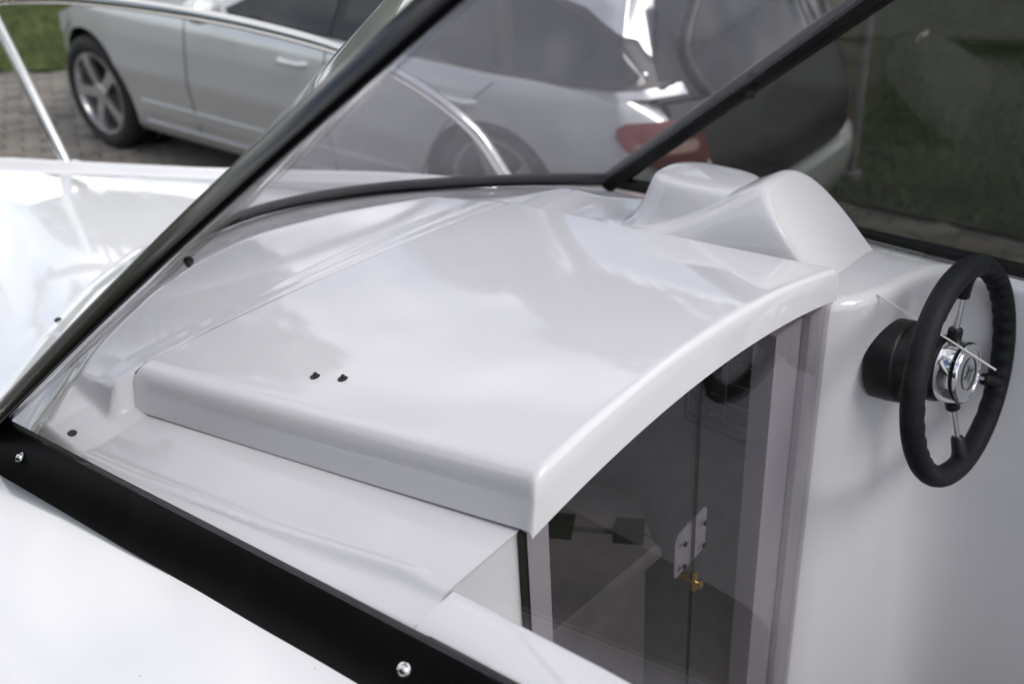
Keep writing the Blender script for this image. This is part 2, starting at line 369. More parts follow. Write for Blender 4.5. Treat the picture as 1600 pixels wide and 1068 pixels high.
def x_stb(y): return interp(y, [-1,.1,.72], [.76,.76,.745])
def hl(y): v = np.clip(y/.70, -.05, 1.05); return -.362 + (-.442+.362)*v           # hatch sides
def hr(y): v = np.clip(y/.70, -.05, 1.05); return .345 + .027*v
def hfront(x): return .712 - .03*(np.asarray(x)+.435)/.807
def lid_z(x, y):
    v = np.clip(y/.70, -.05, 1.05); vv = v*(1.1-.1*v)
    a, b = hl(y), hr(y); u = np.clip((x-a)/(b-a), 0, 1)
    zp = .121 + (.031-.121)*vv; zs = .105 + (.046-.105)*vv; zm = .153 + (.052-.153)*vv
    return zp*(2*(u-.5)*(u-1)) + zm*(4*u*(1-u)) + zs*(2*u*(u-.5))
def z_deck(x, y):
    x = np.asarray(x, float); y = np.asarray(y, float)
    wv = half_w(y); r = np.abs(x-XC); q = np.clip(r/np.maximum(wv, .01), 0, 1.05)
    zo = z_gun(y) + (z_ctr(y)-z_gun(y))*(1-q**interp(y, [.6,1.2], [3.5,2.5]))
    ff = smooth01(y, .9, 1.5)
    zo = zo + ff*.032*smooth01(wv-r, .115, .085) - ff*.010*smooth01(wv-r, .19, .135)*smooth01(wv-r, .085, .115)   # raised gunwale band
    yf = interp(x, FX, FY); mfront = (yf-y)*.75
    side = np.minimum(x-x_port(y), x_stb(y)-x); ins = np.minimum(mfront, side)
    zo = zo - .016*smooth01(-ins, .05, .13)*smooth01(y, .85, 1.15)                       # foredeck step round the screen
    # inside the windscreen
    dy = np.maximum(y-.70, 0)
    xf = np.clip(x, -.435, .372)
    zi = np.where(y > .69, lid_z(xf, .70)-.006, np.where(x > 0, .042, lid_z(xf, .70)-.006)) - .152*dy*smooth01(dy, -.04, .10)
    zi = zi - .078*smooth01(-x, .42, .66) - .062*smooth01(x, .56, .77)
    zi = zi - .034*smooth01(x, .36, .44)*smooth01(y, .40, .66)*smooth01(1.1-y, 0, .3)
    edge = np.minimum(mfront, (x_stb(y)-x))
    zi = zi + (np.minimum(zi, -.050)-zi)*(1-smooth01(edge/interp(x, [-.6,.0,.4], [.07,.10,.19]), .0, 1))*smooth01(y, .15, .6)
    led = interp(y, [-.1,0,.70,.78,.95], [.056,.048,-.034,-.020,-.010]) + (x+.37)*.08
    xin = np.where(y > .735, -.468, -.33)
    front = .875 + (x+.53)*.6
    pocket = smooth01(-x, -xin, -xin+np.where(y > .735, .030, .016))*smooth01(front-y, 0, .07)
    zi = zi*(1-pocket) + led*pocket
    xB = interp(y, [-.1,.06,.28,.58,.80,.9], [-.474,-.484,-.520,-.553,-.57,-.575])
    strip = interp(y, [-1,-.2,0,.25,.8], [.018,.027,.033,.006,-.060])
    xB0 = np.where(y < 0, -.480, xB); xB = np.where(y < -.001, .0, xB)
    mB = smooth01(xB-x, 0, .014)*smooth01(.87-y, 0, .12)
    strip = strip + np.clip((x-xB0)*interp(y, [.0,.3,.8], [.12,.20,.5]), -.05, 0)
    zi = zi*(1-mB) + strip*mB
    zi = zi + .004*np.exp(-((x-xB0-.004)/.006)**2)*smooth01(y, .0, .08)*smooth01(.84-y, 0, .04)
    k = smooth01(ins, -.012, .03)
    return zo*(1-k) + zi*k

# deck moulding (foredeck, side decks, cabin top)
yy = np.concatenate([np.arange(0, 1.30, .0055), np.arange(1.30, 2.981, .012)])
sx = np.linspace(-1, 1, 381)
rows = []
X = XC + sx[None,:]*half_w(yy)[:,None]; Y = np.repeat(yy[:,None], len(sx), 1); Z = z_deck(X, Y)
V = np.stack([X, Y, Z], 2).reshape(-1, 3); N = len(sx); F = []
cx = (X[:-1,:-1]+X[1:,1:])/2; cy = (Y[:-1,:-1]+Y[1:,1:])/2
hole = (cx > hl(cy)+.03) & (cx < hr(cy)-.03) & (cy < .66)
for i in range(len(yy)-1):
    for j in range(N-1):
        if not hole[i, j]: F.append((i*N+j, i*N+j+1, (i+1)*N+j+1, (i+1)*N+j))
deck = mesh('deck', V, F, GEL, boat, smooth=180)

# port side deck aft of the cabin, with its rolled inner edge and wall
def aft_strip(name, inner, outer, inward, rad=.010):
    b = MB(); rows = []
    for (p, q, nn) in zip(inner, outer, inward):
        p = Vector(p); q = Vector(q); nn = Vector((nn[0], nn[1], 0)).normalized()
        row = []
        for s in np.linspace(0, 1, 40):
            a = q.lerp(p, s); row.append(Vector((a.x, a.y, float(z_deck(a.x, min(a.y, -.002) if name == 'side_deck' else a.y)))))
        z0 = row[-1].z
        for t in np.linspace(.15, 1, 7):
            a = t*math.pi/2; row.append(Vector((p.x, p.y, z0-rad)) + nn*rad*math.sin(a) + Vector((0,0,rad*math.cos(a))))
        for z in (-.1, -.3, -.5, -.925):
            e = row[46].copy(); e.z = min(z, e.z-.005); row.append(e + nn*(.075 if name == 'helm_console' else 0)*max(abs(z)-.12, 0)*float(smooth01(p.x, .40, .56)))
        rows.append(row)
    b.grid(rows); return b.build(name, GEL, boat, smooth=50, fix=True)
pin, pout, pn = [], [], []
for y in np.linspace(.0004, -2.2, 60):
    xi = interp(y, [-2.2,-.2,.0], [-.38,-.455,-.478]); pin.append((xi, y, 0)); pout.append((XC-half_w(y), y, 0)); pn.append((1, .1))
aft_strip('side_deck', pin, pout, pn)
# dash and helm console to starboard
cur = catmull([(.3665,.014,0),(.372,.0,0),(.40,-.022,0),(.45,-.042,0),(.52,-.055,0),(.585,-.078,0),(.64,-.125,0),(.675,-.20,0),(.69,-.32,0),(.70,-.6,0),(.70,-1.2,0),(.70,-2.2,0)], 8)
hin, hout, hn = [], [], []
for i, p in enumerate(cur):
    a = cur[max(i-1,0)]; b_ = cur[min(i+1,len(cur)-1)]; t = (b_-a).normalized()
    hin.append(p); nrm_ = Vector((t.y, -t.x, 0)); nrm_ = nrm_ if nrm_.dot(Vector((-.5,-1,0))) > 0 else -nrm_
    hn.append(nrm_)
    s = i/(len(cur)-1)
    if p.y > -.14: f = smooth01(.372 if False else p.x, .372, .66); hout.append((.372+(XC+1-.372)*float(f), 0, 0) if p.x < .64 else (XC+1, 0, 0))
    else: hout.append((XC+half_w(p.y), p.y+.14 if p.y > -.3 else p.y, 0))
aft_strip('helm_console', hin, hout, hn, rad=.02)

# unseen dark panel added to darken the door's reflection
DARKPAN = mat('dark_panel', (.05, .05, .055), .9, noise=(120, .25, 3), bump=(300, .5, .003))
MB().box((.668,-2.15,-.92),(.684,-.37,-.16)).build('added_dark_panel', DARKPAN, boat, smooth=0)
# hull below the gunwale
b = MB(); rows = []
for y in np.concatenate([np.linspace(-2.2, 1, 14), np.linspace(1.15, 2.985, 20)]):
    hw = float(half_w(y)); zg = float(z_gun(y)); k = float(interp(y, [-2.2,1,2.2,2.98], [-.975,-.97,-.78,-.35])); ch = float(interp(y, [-2.2,1,2.4,2.98], [-.962,-.945,-.5,-.32]))
    row = [(XC-hw*.02, y, k)]
    prof = [(.84, ch), (.93, ch+.06), (.985, (ch+zg)/2), (1.0, zg-.05), (1.004, zg+.0)]
    left = [(XC-hw*a, y, z) for a, z in prof][::-1]; right = [(XC+hw*a, y, z) for a, z in prof]
    rows.append(left + [(XC, y, k)] + right)
b.grid(rows); n = len(rows[0]); b.add(rows[0], [tuple(range(n))])
b.build('hull', GEL, boat, smooth=40)
b = MB()
for s in (-1, 1):
    b.tube([(XC+s*(float(half_w(y))+.004), y, float(z_gun(y))-.035) for y in np.linspace(-2.2, 2.97, 60)], .014, 8)
b.build('rub_rail', RUB, boat)
MB().box((-.90,-2.2,-.945),(1.0,-.0,-.925)).build('sole', SOLE, boat, smooth=0)

# cabin bulkhead, port piece beside the door and the jambs behind the door
def xtop(x): return float(z_deck(x, .002))
b = MB(); rows = []
xs_ = np.linspace(-.90, -.3688, 60)
b.grid([[(x, .003, -.92) for x in xs_], [(x, .003, -.2) for x in xs_], [(x, .003, xtop(x)-.008) for x in xs_], [(x, .0012, xtop(x)-.002) for x in xs_], [(x, .0005, xtop(x)+.0002) for x in xs_]], flip=False)
b.build('bulkhead', GEL, boat, smooth=25)
for a_, c_ in (((-.372,.012,-.92),(-.305,.05,.030)), ((.225,.012,-.92),(.37,.05,.03))): MB().box(a_, c_).build('jamb', GEL, boat, smooth=0)
MB().box((.305,-.001,-.92),(.388,.011,.035)).build('jamb', GEL, boat, smooth=0)
MB().box((-.3686,-.008,-.91),(-.3637,.0105,.046)).build('door_seal', BANDM, boat, smooth=0)
# cabin liner
b = MB()
b.add([(.36,.05,-.92),(.36,1.1,-.92),(.36,1.1,.03),(.36,.05,.03)], [(0,1,2,3)])
cl = catmull([(.36,.055,0),(.355,.25,0),(.31,.55,0),(.18,.85,0),(0,1.0,0),(-.25,.9,0),(-.34,.6,0),(-.335,.25,0),(-.335,.055,0)], 6)
b = MB(); b.grid([[(p.x*(.55+.45*f), .05+(p.y-.05)*(.75+.25*f), z) for p in cl] for z, f in ((-.915,0),(-.62,.35),(-.45,.75),(-.30,1),(-.18,1.0),(-.13,.98))])
b.add([(-.5,.05,-.91),(.5,.05,-.91),(.5,1.1,-.91),(-.5,1.1,-.91)], [(0,1,2,3)])
b.build('cabin_liner', GELIN, boat, smooth=60)
# locker bench with lid and two black hinges
def slab(name, poly, z0, z1, m):
    n_ = len(poly); b = MB(); c_ = .012; cx_ = sum(p[0] for p in poly)/n_; cy_ = sum(p[1] for p in poly)/n_
    ins = [(x+(cx_-x)*.05, y+(cy_-y)*.05) for x, y in poly]
    b.grid([[(x, y, z0) for x, y in poly], [(x, y, z1-c_) for x, y in poly], [(x, y, z1) for x, y in ins]], close=True); b.add([(x, y, z1) for x, y in ins], [tuple(range(n_))])
    return b.build(name, m, boat, smooth=30, fix=True)
slab('bench', [(-.32,.19),(.14,.185),(.15,.60),(-.28,.62)], -.90, -.432, BENCH)
lid_b = slab('bench_lid', [(-.32,.168),(.150,.158),(.158,.185),(.018,.405),(-.30,.50)], -.43, -.40, BENCH)
slab('bench_top', [(.166,.19),(.24,.28),(.16,.62),(-.27,.62),(-.29,.508),(.024,.414)], -.43, -.40, BENCH)
hd = Vector((.140,-.220,0)).normalized()
for hx in ((.072,.327), (.140,.220)):
    P = Vector((hx[0], hx[1], -.399)); M = frame(P, (0,0,1), hd)
    h = MB(); h.box((-.026,-.034,-.002),(.026,-.005,.003), 0, M).box((-.026,.005,-.002),(.026,.034,.003), 0, M).tube([M @ Vector((-.026,0,.003)), M @ Vector((.026,0,.003))], .0055, 8)
    h.build('hinge', PLAS, lid_b, smooth=30)

# switch panel on the starboard liner
sp = MB().box((.338,.075,-.275),(.349,.245,.0)).build('switch_panel', PANEL, boat, smooth=0)
b = MB()
def strip_yz(y0, z0, y1, z1, t=.0012):
    if abs(y1-y0) > abs(z1-z0): b.box((.3368, min(y0,y1), z0-t/2), (.3379, max(y0,y1), z0+t/2))
    else: b.box((.3366, y0-t/2, min(z0,z1)), (.3377, y0+t/2, max(z0,z1)))
strip_yz(.235,-.262,.235,-.01); strip_yz(.235,-.262,.085,-.262)
strip_yz(.158,-.245,.158,-.02)
for k in range(6): strip_yz(.158,-.245+.043*k,.09,-.245+.043*k)
b.build('panel_outline', PRINT, sp, smooth=0)
for k in range(5):
    M = frame((.338,.212,-.235+.043*k), (-1,0,0))
    MB().lathe([(.0145,0),(.0145,.003),(.012,.005),(.006,.006),(.005,.014),(.003,.016),(0,.016)], 7, M=M).build('switch', PLAS if k < 0 else DULL, sp, smooth=30)
def text_mesh(name, body, size, M, m, parent):
    cu = bpy.data.curves.new(name, 'FONT'); cu.body = body; cu.size = size; cu.align_x = 'LEFT'; cu.resolution_u = 2; cu.space_line = .85
    o = bpy.data.objects.new(name, cu); C.objects.link(o)
    dg = bpy.context.evaluated_depsgraph_get(); me = bpy.data.meshes.new_from_object(o.evaluated_get(dg)); me.name = name
    bpy.data.objects.remove(o); me.transform(M); me.materials.append(m)
    return link(bpy.data.objects.new(name, me), parent)
for k, s in enumerate(('ACC. 2', 'ACC. 1', 'BILGE\nPUMP', 'CABIN\nLIGHT', 'NAV.\nLIGHT')):
    M = Matrix(((0,0,-1,.3364),(-1,0,0,.188),(0,1,0,-.238+.043*k),(0,0,0,1)))
    text_mesh('switch_label', s, .0085, M, PRINT, sp)

# hatch lid: arched, wide rolled port edge, skirt at port and aft
uu = np.concatenate([[0, .004, .012, .024, .038, .055, .075], np.linspace(.10, .96, 40), [.975, .985, .992, .997, 1]])
vv_ = np.concatenate([[0, .003, .008, .014, .022], np.linspace(.035, .97, 46), [.982, .99, .995, 1]])
def drop(d, r): d = min(max(d, 0), r); return r - math.sqrt(max(r*r-(r-d)**2, 0))
def lid_pt(u, v, du=0, dv_=0, dw=0):
    y = -.020 + (.735+.020-.055*u)*v
    a, b_ = float(hl(y)), float(hr(y)); x = a + (b_-a)*u
    z = float(lid_z(x, y)) - drop((x-a), .016+.016*v) - drop((b_-x), .006) - drop((y+.020), .009) - drop((1-v)*.73, .004)
    return x, y, z
nu, nv = len(uu), len(vv_)
top = [[lid_pt(u, v) for u in uu] for v in vv_]
def skirt_h(i, which, v, u):
    if which == 'p': return .038*(1-.12*v)
    if which == 'a': return .064 - .018*u
    return .006
rows = []
def skrow(row, kind):
    return row
# rows along v with extra skirt columns at both sides, extra skirt rows at aft and front
def full_row(v, sink=0.0, ysh=0.0):
    base = [lid_pt(u, v) for u in uu]
    pl = base[0]; pr_ = base[-1]
    hp = .052*(1-.30*v); L = []
    for k in (1.0, .66, .33): L.append((pl[0]-.008*k, pl[1], pl[2]-hp*k))
    Rr = [(pr_[0]+.001, pr_[1], pr_[2]-.004), (pr_[0]+.001, pr_[1], pr_[2]-.008)]
    row = L + base + Rr
    return row
allr = [full_row(v) for v in vv_]
aft = allr[0]; fr_ = allr[-1]
def sunk(row, t, aft_=True):
    out = []
    for p in row:
        u = min(max((p[0]+.37)/.72, 0), 1)
        if aft_:
            zt = float(lid_z(min(max(p[0], float(hl(0))), float(hr(0))), 0)) - .072 + .020*u
            out.append((p[0], p[1]-.001*t, min(p[2], p[2] + (zt-p[2])*t)))
        else: out.append((p[0], p[1]+.001, p[2]-.008*t))
    return out
rows = [[(p[0]*.985, p[1]+.012, p[2]+.001) for p in sunk(aft, 1.0)], sunk(aft, 1.0), sunk(aft, .66), sunk(aft, .33)] + allr + [sunk(fr_, .5, False), sunk(fr_, 1, False)]
b = MB(); b.grid(rows)
hatch = b.build('hatch_lid', GEL, boat, smooth=50)
recalc(hatch)
# dark tube drawn for the shaded seam gap round the front and starboard edge
gk = [lid_pt(u, 1) for u in np.linspace(.012, 1, 40)] + [lid_pt(1, v) for v in np.linspace(.99, .03, 50)]
gk = [(x+(.0018 if k >= 40 else 0), y+(.0022 if k < 40 else 0), min(z+.0005, float(z_deck(x, y+.004))+.0012) if k < 40 else z-.0022) for k, (x, y, z) in enumerate(gk)]
MB().tube(gk, .0013, 6).build('seam_line', RUB, hatch, smooth=60)
# lid underside
und = [[(lid_pt(u, v)[0], lid_pt(u, v)[1]+(.012 if v == 0 else 0), lid_pt(u, v)[2]-.02) for u in np.linspace(.01,.99,16)] for v in np.linspace(0,.98,14)]
MB().grid(und).build('headliner', GELIN, hatch, smooth=60)
for (sxx, sy) in ((-.325,.418),(-.312,.372)):
    M = Matrix.Translation((sxx, sy, float(lid_z(sxx, sy))-.001)) @ Matrix.Diagonal((1, 1, .72, 1))
    MB().lathe([(.0078,0),(.0078,.0015),(.006,.0035),(.0025,.0045),(.002,.007),(.0028,.0075),(.0028,.0095),(.001,.0105),(0,.0105)], 16, M=M).build('stud', RUB, hatch, smooth=40)

# folding acrylic door
def door_leaf(x0, x1):
    xs_ = np.linspace(x0, x1, 14); y0, y1 = -.0085, -.0025
    topz = [float(lid_z(x, 0))-.040 for x in xs_]
    b = MB()
    fr = [(x, y0, z) for x, z in zip(xs_, topz)]; frb = [(x, y0, -.90) for x in xs_]
    bk = [(x, y1, z) for x, z in zip(xs_, topz)]; bkb = [(x, y1, -.90) for x in xs_]
    b.grid([frb, fr]).grid([bkb, bk], flip=True).grid([fr, bk]).grid([bkb, frb])
    b.add([frb[0], fr[0], bk[0], bkb[0]], [(0,3,2,1)]); b.add([frb[-1], fr[-1], bk[-1], bkb[-1]], [(0,1,2,3)])
    return b.build('door', DOORG, boat, smooth=0)
d1 = door_leaf(-.3635, -.0125); d2 = door_leaf(-.0085, .361)
MB().box((-.0112,-.0082,-.90),(-.0098,-.0028,.12)).build('fold_strip', sheet_glass('fold_strip_clear', (.55,.55,.55), .15), d1, smooth=0)
# butt hinge seen through the acrylic
b = MB(); hz = -.205
def plate(pts, y0, y1, mi=0):
    n = len(pts); b.add([(x, y0, z) for x, z in pts] + [(x, y1, z) for x, z in pts], [tuple(range(n)), tuple(range(2*n-1, n-1, -1))] + [(i, i+n, (i+1) % n+n, (i+1) % n) for i in range(n)], mi)
plate([(-.012,hz+.040),(-.046,hz+.034),(-.052,hz+.026),(-.053,hz-.038),(-.047,hz-.044),(-.012,hz-.040)], -.0022, .0)
plate([(-.009,hz-.040),(.022,hz-.034),(.028,hz-.026),(.029,hz+.038),(.023,hz+.044),(-.009,hz+.040)], -.0022, .0)
b.tube([(-.0105,.002,hz-.037),(-.0105,.002,hz-.015)], .004, 10).tube([(-.0105,.002,hz-.013),(-.0105,.002,hz+.012)], .0036, 10).tube([(-.0105,.002,hz+.014),(-.0105,.002,hz+.034)], .004, 10)
hg = b.build('hinge', DULL, d1, smooth=30, fix=True)
for (x, z) in ((-.037,hz+.018),(-.037,hz-.024),(.014,hz+.024),(.014,hz-.018)):
    MB().lathe([(0,-.0026),(.003,-.0026),(.0042,-.0020),(.0042,0)], 12, M=frame((x,-.0088,z), (0,1,0))).build('screw', RUB, d1, smooth=30)
b = MB(); kz = -.278; kx = -.009
b.box((kx-.0042,-.0135,kz-.016),(kx+.0034,-.0088,kz+.016))
b.tube([(kx,.014,kz),(kx,-.021,kz)], .0040, 12); b.box((kx-.0045,-.0230,kz-.0045),(kx+.0045,-.0185,kz+.0045))
b.box((kx-.0065,.010,kz-.005),(kx+.0065,.0135,kz+.005))
b.build('door_knob', BRASS, d2, smooth=30)

# instrument pods on the dash
b = MB(); xc2 = .480
def arch(n=28):
    out = []
    for i in range(n+1):
        a = math.pi*(1-i/n); c, s = math.cos(a), math.sin(a)
        out.append((math.copysign(abs(c)**.62, c), abs(s)**.60))
    return out
AR = arch(); rows = []
def n2ring(sw, sh, y0, tilt, z0=.034, H=.142, flare=0):
    return [(xc2 + x*.097*sw*(1+flare*(1-h)**3), y0 + tilt*h*H*sh, z0 + h*H*sh) for x, h in AR]
rows.append([(xc2, .022, .034) for x, h in AR])
rows += [n2ring(.55,.55,.022,1.0), n2ring(.90,.925,.022,1.0), n2ring(.935,.955,.0205,1.0), n2ring(.965,.98,.0195,1.0), n2ring(.985,.993,.022,1.0), n2ring(1.0,1.0,.028,1.0), n2ring(1.005,.995,.038,.98,flare=.02)]
for s in np.linspace(.08, 1, 14):
    hh = 1 - smooth01(s, 0, 1)*.25 - .70*s**1.15 + .0
    rows.append(n2ring(1.0+.10*s, max(hh, .02), .03+.40*s, .98-.75*s, flare=.05+.35*s))
b.grid(rows); b.build('instrument_pod', GEL, boat, smooth=50, fix=True)
b = MB(); rows = []
def sup(a, b_, z, n=40, e=.72, cx=.500, cy=.318, tz=0):
    out = []
    for k in range(n):
        t = 2*math.pi*k/n; c, s = math.cos(t), math.sin(t)
        x = a*math.copysign(abs(c)**e, c); y = b_*math.copysign(abs(s)**e, s); out.append((cx+x, cy+y, z + tz*y))
    return out
for a, bb, z in ((.165,.205,.005),(.125,.165,.030),(.098,.138,.050),(.082,.120,.080),(.073,.108,.110),(.068,.101,.128),(.064,.097,.1345),(.058,.090,.138),(.045,.07,.1395),(.02,.03,.1400),(.0,.0,.1400)):
    rows.append(sup(a, bb, z, tz=-.02))
b.grid(rows, close=True); b.build('compass_pod', GEL, boat, smooth=50, fix=True)

# steering wheel and its boss
WC = Vector((.468, -.182, -.076)); ax = Vector((-.03, -.985, .15)).normalized()
e2 = (Vector((0,0,1)) - ax*ax.z).normalized(); e1 = ax.cross(e2); e1 = e1 if e1.x > 0 else -e1
def wp(r, th, h): return WC + (e1*math.cos(th) + e2*math.sin(th))*r + ax*h
base = WC - ax*.118
boss = MB().lathe([(.0,-.03),(.073,-.03),(.0745,.000),(.0735,.018),(.071,.021),(.0665,.0215),(.0655,.025),(.0655,.044),(.064,.047),(.0600,.0475),(.0590,.051),(.0580,.076),(.0555,.082),(.050,.085),(.034,.086),(.030,.09),(.028,.125)], 56, M=frame(base + ax*.018, ax, e1) @ Matrix.Scale(.94, 4)).build('wheel_boss', PLAS, boat, smooth=25)
b = MB(); rows = []; NT = 180
for i in range(NT):
    th = 2*math.pi*i/NT; row = []
    deg = math.degrees(th) % 360
    gripz = smooth01(math.cos(th - R(8)), .35, .55) + smooth01(math.cos(th - R(188)), .35, .55)
    for k in range(18):
        ph = 2*math.pi*k/18; inn = max(-math.cos(ph), 0)
        rr = .0182 - .0036*gripz*inn*(1+math.cos(th*36))
        row.append(wp(.1695 + rr*math.cos(ph), th, .004 + rr*math.sin(ph)*1.02))
    rows.append(row)
rows.append(rows[0]); b.grid(rows, close=True)
wheel = b.build('steering_wheel', GRIP, boat, smooth=60, fix=True)
for th in (R(82), R(330), R(272)):
    b = MB(); dirv = e1*math.cos(th)+e2*math.sin(th)
    p0 = wp(.03, th, -.014); p1 = wp(.160, th, .002)
    b.tube([p0, p1], .0052, 12, 0)
    t0 = e1*math.cos(th+math.pi/2)+e2*math.sin(th+math.pi/2)
    b.tube([p0.lerp(p1,.70), p0.lerp(p1,.72), p0.lerp(p1,.9), p0.lerp(p1,1.02)], [.0085,.0105,.012,.016], 14, 1)
    b.tube([p0.lerp(p1,.1), p0.lerp(p1,.30), p0.lerp(p1,.32)], [.012,.0115,.009], 14, 1)
    b.build('spoke', [CHROME, PLAS], wheel, smooth=40)
HM = frame(WC, ax, e1)
hub = MB().lathe([(.050,-.020),(.051,-.018),(.052,-.004),(.0505,.010),(.0495,.014),(.047,.0165),(.043,.0165),(.0425,.0150)], 56, M=HM).build('hub', CHROME, wheel, smooth=35)
for k in range(6):
    a = 2*math.pi*k/6+.3; MB().lathe([(0,.0012),(.0035,.0012),(.0042,0)], 10, M=frame(wp(.0497, a, -.010), e1*math.cos(a)+e2*math.sin(a))).build('screw', PLAS, wheel, smooth=30)
b = MB(); b.lathe([(.0425,.0151),(.03,.0158),(.012,.0163),(0,.0165)], 56, M=HM); b.build('emblem_disc', EMB, wheel, smooth=40)
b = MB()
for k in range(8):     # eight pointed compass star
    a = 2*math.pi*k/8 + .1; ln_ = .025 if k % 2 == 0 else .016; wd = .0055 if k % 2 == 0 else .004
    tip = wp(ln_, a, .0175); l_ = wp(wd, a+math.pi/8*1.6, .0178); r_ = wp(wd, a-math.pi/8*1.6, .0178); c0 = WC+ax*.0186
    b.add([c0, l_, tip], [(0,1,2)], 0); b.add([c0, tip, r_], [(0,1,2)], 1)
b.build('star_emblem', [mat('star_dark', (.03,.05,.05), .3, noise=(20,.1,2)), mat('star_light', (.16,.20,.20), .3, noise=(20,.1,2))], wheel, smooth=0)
# thin nylon cord from the dash across the wheel
b = MB(); p0 = Vector((.432,-.035,.040)); p1 = CAM + (fw + rt*(1556-800)/1600 + up*(534-578)/1600)*1.50
b.tube([p0, p0.lerp(p1,.5)+Vector((0,0,.001)), p1], .0016, 8); cord = b.build('cord', NYLON, None)
tag(cord, 'thin straight white nylon cord lying across the black steering wheel', 'cord')

# ------------------------------------------------------------------ windscreen
RAKE = Vector((0, -1.31, 1)); HT = .70
fb = [(-.632,.775,-.005),(-.60,.825,-.012),(-.536,.885,-.02),(-.39,1.02,-.03),(-.25,1.13,-.034),(-.1,1.205,-.036),(.06,1.24,-.037),(.2,1.222,-.038),(.353,1.15,-.040),(.51,1.02,-.042),(.656,.85,-.042),(.715,.765,-.042),(.748,.715,-.04)]
FB = catmull(fb, 6)
def rise(p, h):
    p = Vector(p); lx = -(p.x-XC)*.40
    return p + Vector((lx, -1.31, 1))*h
def sheet(name, bot, up_fn, h0, h1, m, parent, off, th=.005, nv_=10, smooth=60):
    b = MB(); hs = np.linspace(h0, h1, nv_)
    A = [[up_fn(p, h) for p in bot] for h in hs]; B = [[up_fn(p, h)+off for p in bot] for h in hs]
    b.grid(A); b.grid(B, flip=True); b.grid([A[-1], B[-1]]); b.grid([B[0], A[0]])
    b.grid([[r[0] for r in B], [r[0] for r in A]]); b.grid([[r[-1] for r in A], [r[-1] for r in B]])
    return b.build(name, m, parent, smooth=smooth, fix=True)
fs = sheet('front_screen', FB[2:-2], rise, .006, HT, GLF, boat, Vector((0,.0035,.004)))
MBf = sheet('base_strip', FB[1:-1], rise, -.006, .021, BANDM, fs, Vector((0,.010,.010)), nv_=3)
# port screen: flared black base moulding and the smoked pane above it
lowp = [(-.669,.791,-.046),(-.663,.740,-.046),(-.645,.582,-.045),(-.630,.441,-.044),(-.615,.314,-.043),(-.603,.200,-.042),(-.591,.097,-.041),(-.581,.003,-.040),(-.567,-.123,-.038),(-.49,-1.0,-.036)]
hip = [(-.625,.814,.006),(-.617,.740,.009),(-.600,.550,.016),(-.586,.410,.021),(-.574,.285,.026),(-.563,.174,.030),(-.552,.075,.032),(-.542,-.014,.033),(-.527,-.134,.033),(-.44,-1.0,.033)]
LP = catmull(lowp, 8); HP = catmull(hip, 8)
ps_pane_b = []
def lean_p(p, h): return Vector(p) + Vector((.28, 0, 1))*h
# pane: between the sloping front post and the aft end
P0 = Vector((-.627,.777,.02)); PD = Vector((.28,-1.31,1))
b = MB(); rows = []; hs = np.linspace(0, HT, 16)
def pane_rows(pb, y_front, sgn, off):
    rows = []
    for h in hs:
        yf_ = y_front(h); row = []
        for s in np.linspace(0, 1, 24):
            y = yf_ + (-.98-yf_)*s
            x = float(interp(-y, [-q[1] for q in pb], [q[0] for q in pb])); z = float(interp(-y, [-q[1] for q in pb], [q[2] for q in pb]))
            row.append(Vector((x + sgn*(.11 if sgn > 0 else .28)*h, y, z+h)) + off)
        rows.append(row)
    return rows
def closed_pane(name, A, B, m, parent):
    b = MB(); b.grid(A); b.grid(B, flip=True); b.grid([A[-1], B[-1]]); b.grid([B[0], A[0]]); b.grid([[r[0] for r in B],[r[0] for r in A]]); b.grid([[r[-1] for r in A],[r[-1] for r in B]])
    return b.build(name, m, parent, smooth=60, fix=True)
pfy = lambda h: .777-1.31*h
port = closed_pane('port_screen', pane_rows(hip, pfy, 1, Vector((0,0,0))), pane_rows(hip, pfy, 1, Vector((-.005,0,.001))), GLS, boat)
b = MB(); rows = []
for l, h in zip(LP, HP):
    nrm_ = Vector((-.03,0,.02)).normalized()
    row = [l + Vector((.016,0,-.028)), l, l + nrm_*.003, l.lerp(h,.03)+nrm_*.0045, l.lerp(h,.5)+nrm_*.005, l.lerp(h,.97)+nrm_*.0045, h+nrm_*.003, h + Vector((.006,0,-.002)), l.lerp(h,.5)+Vector((.016,0,-.020))]
    rows.append(row)
b.grid(rows, close=True); n = len(rows[0]); b.add(rows[0], [tuple(range(n))]); b.add(rows[-1], [tuple(range(n))])
band = b.build('base_moulding', BANDM, port, smooth=40, fix=True)
def screw(P, nrm_, parent, r=.0062, m=STEEL):
    o = MB().lathe([(r*1.35,0),(r*1.35,.0008),(r,.0015),(r*.9,.003),(r*.55,.0042),(0,.0046)], 20, M=frame(P, nrm_))
    return o.build('screw', m, parent, smooth=40)
def on_px(u, v, P, nrm_):
    d = fw + rt*(u-800)/1600 + up*(534-v)/1600; nrm_ = Vector(nrm_); return CAM + d*((Vector(P)-CAM).dot(nrm_)/d.dot(nrm_))
for u_, v_ in ((.55, .60), (.55, .045)): pass
bandn = Vector((-.045,0,.05)).normalized()
for yq in (.70, -.008):
    i = min(range(len(LP)), key=lambda k: abs(LP[k].y-yq)); P = LP[i].lerp(HP[i], .5) + bandn*.0075
    screw(P, bandn, port)
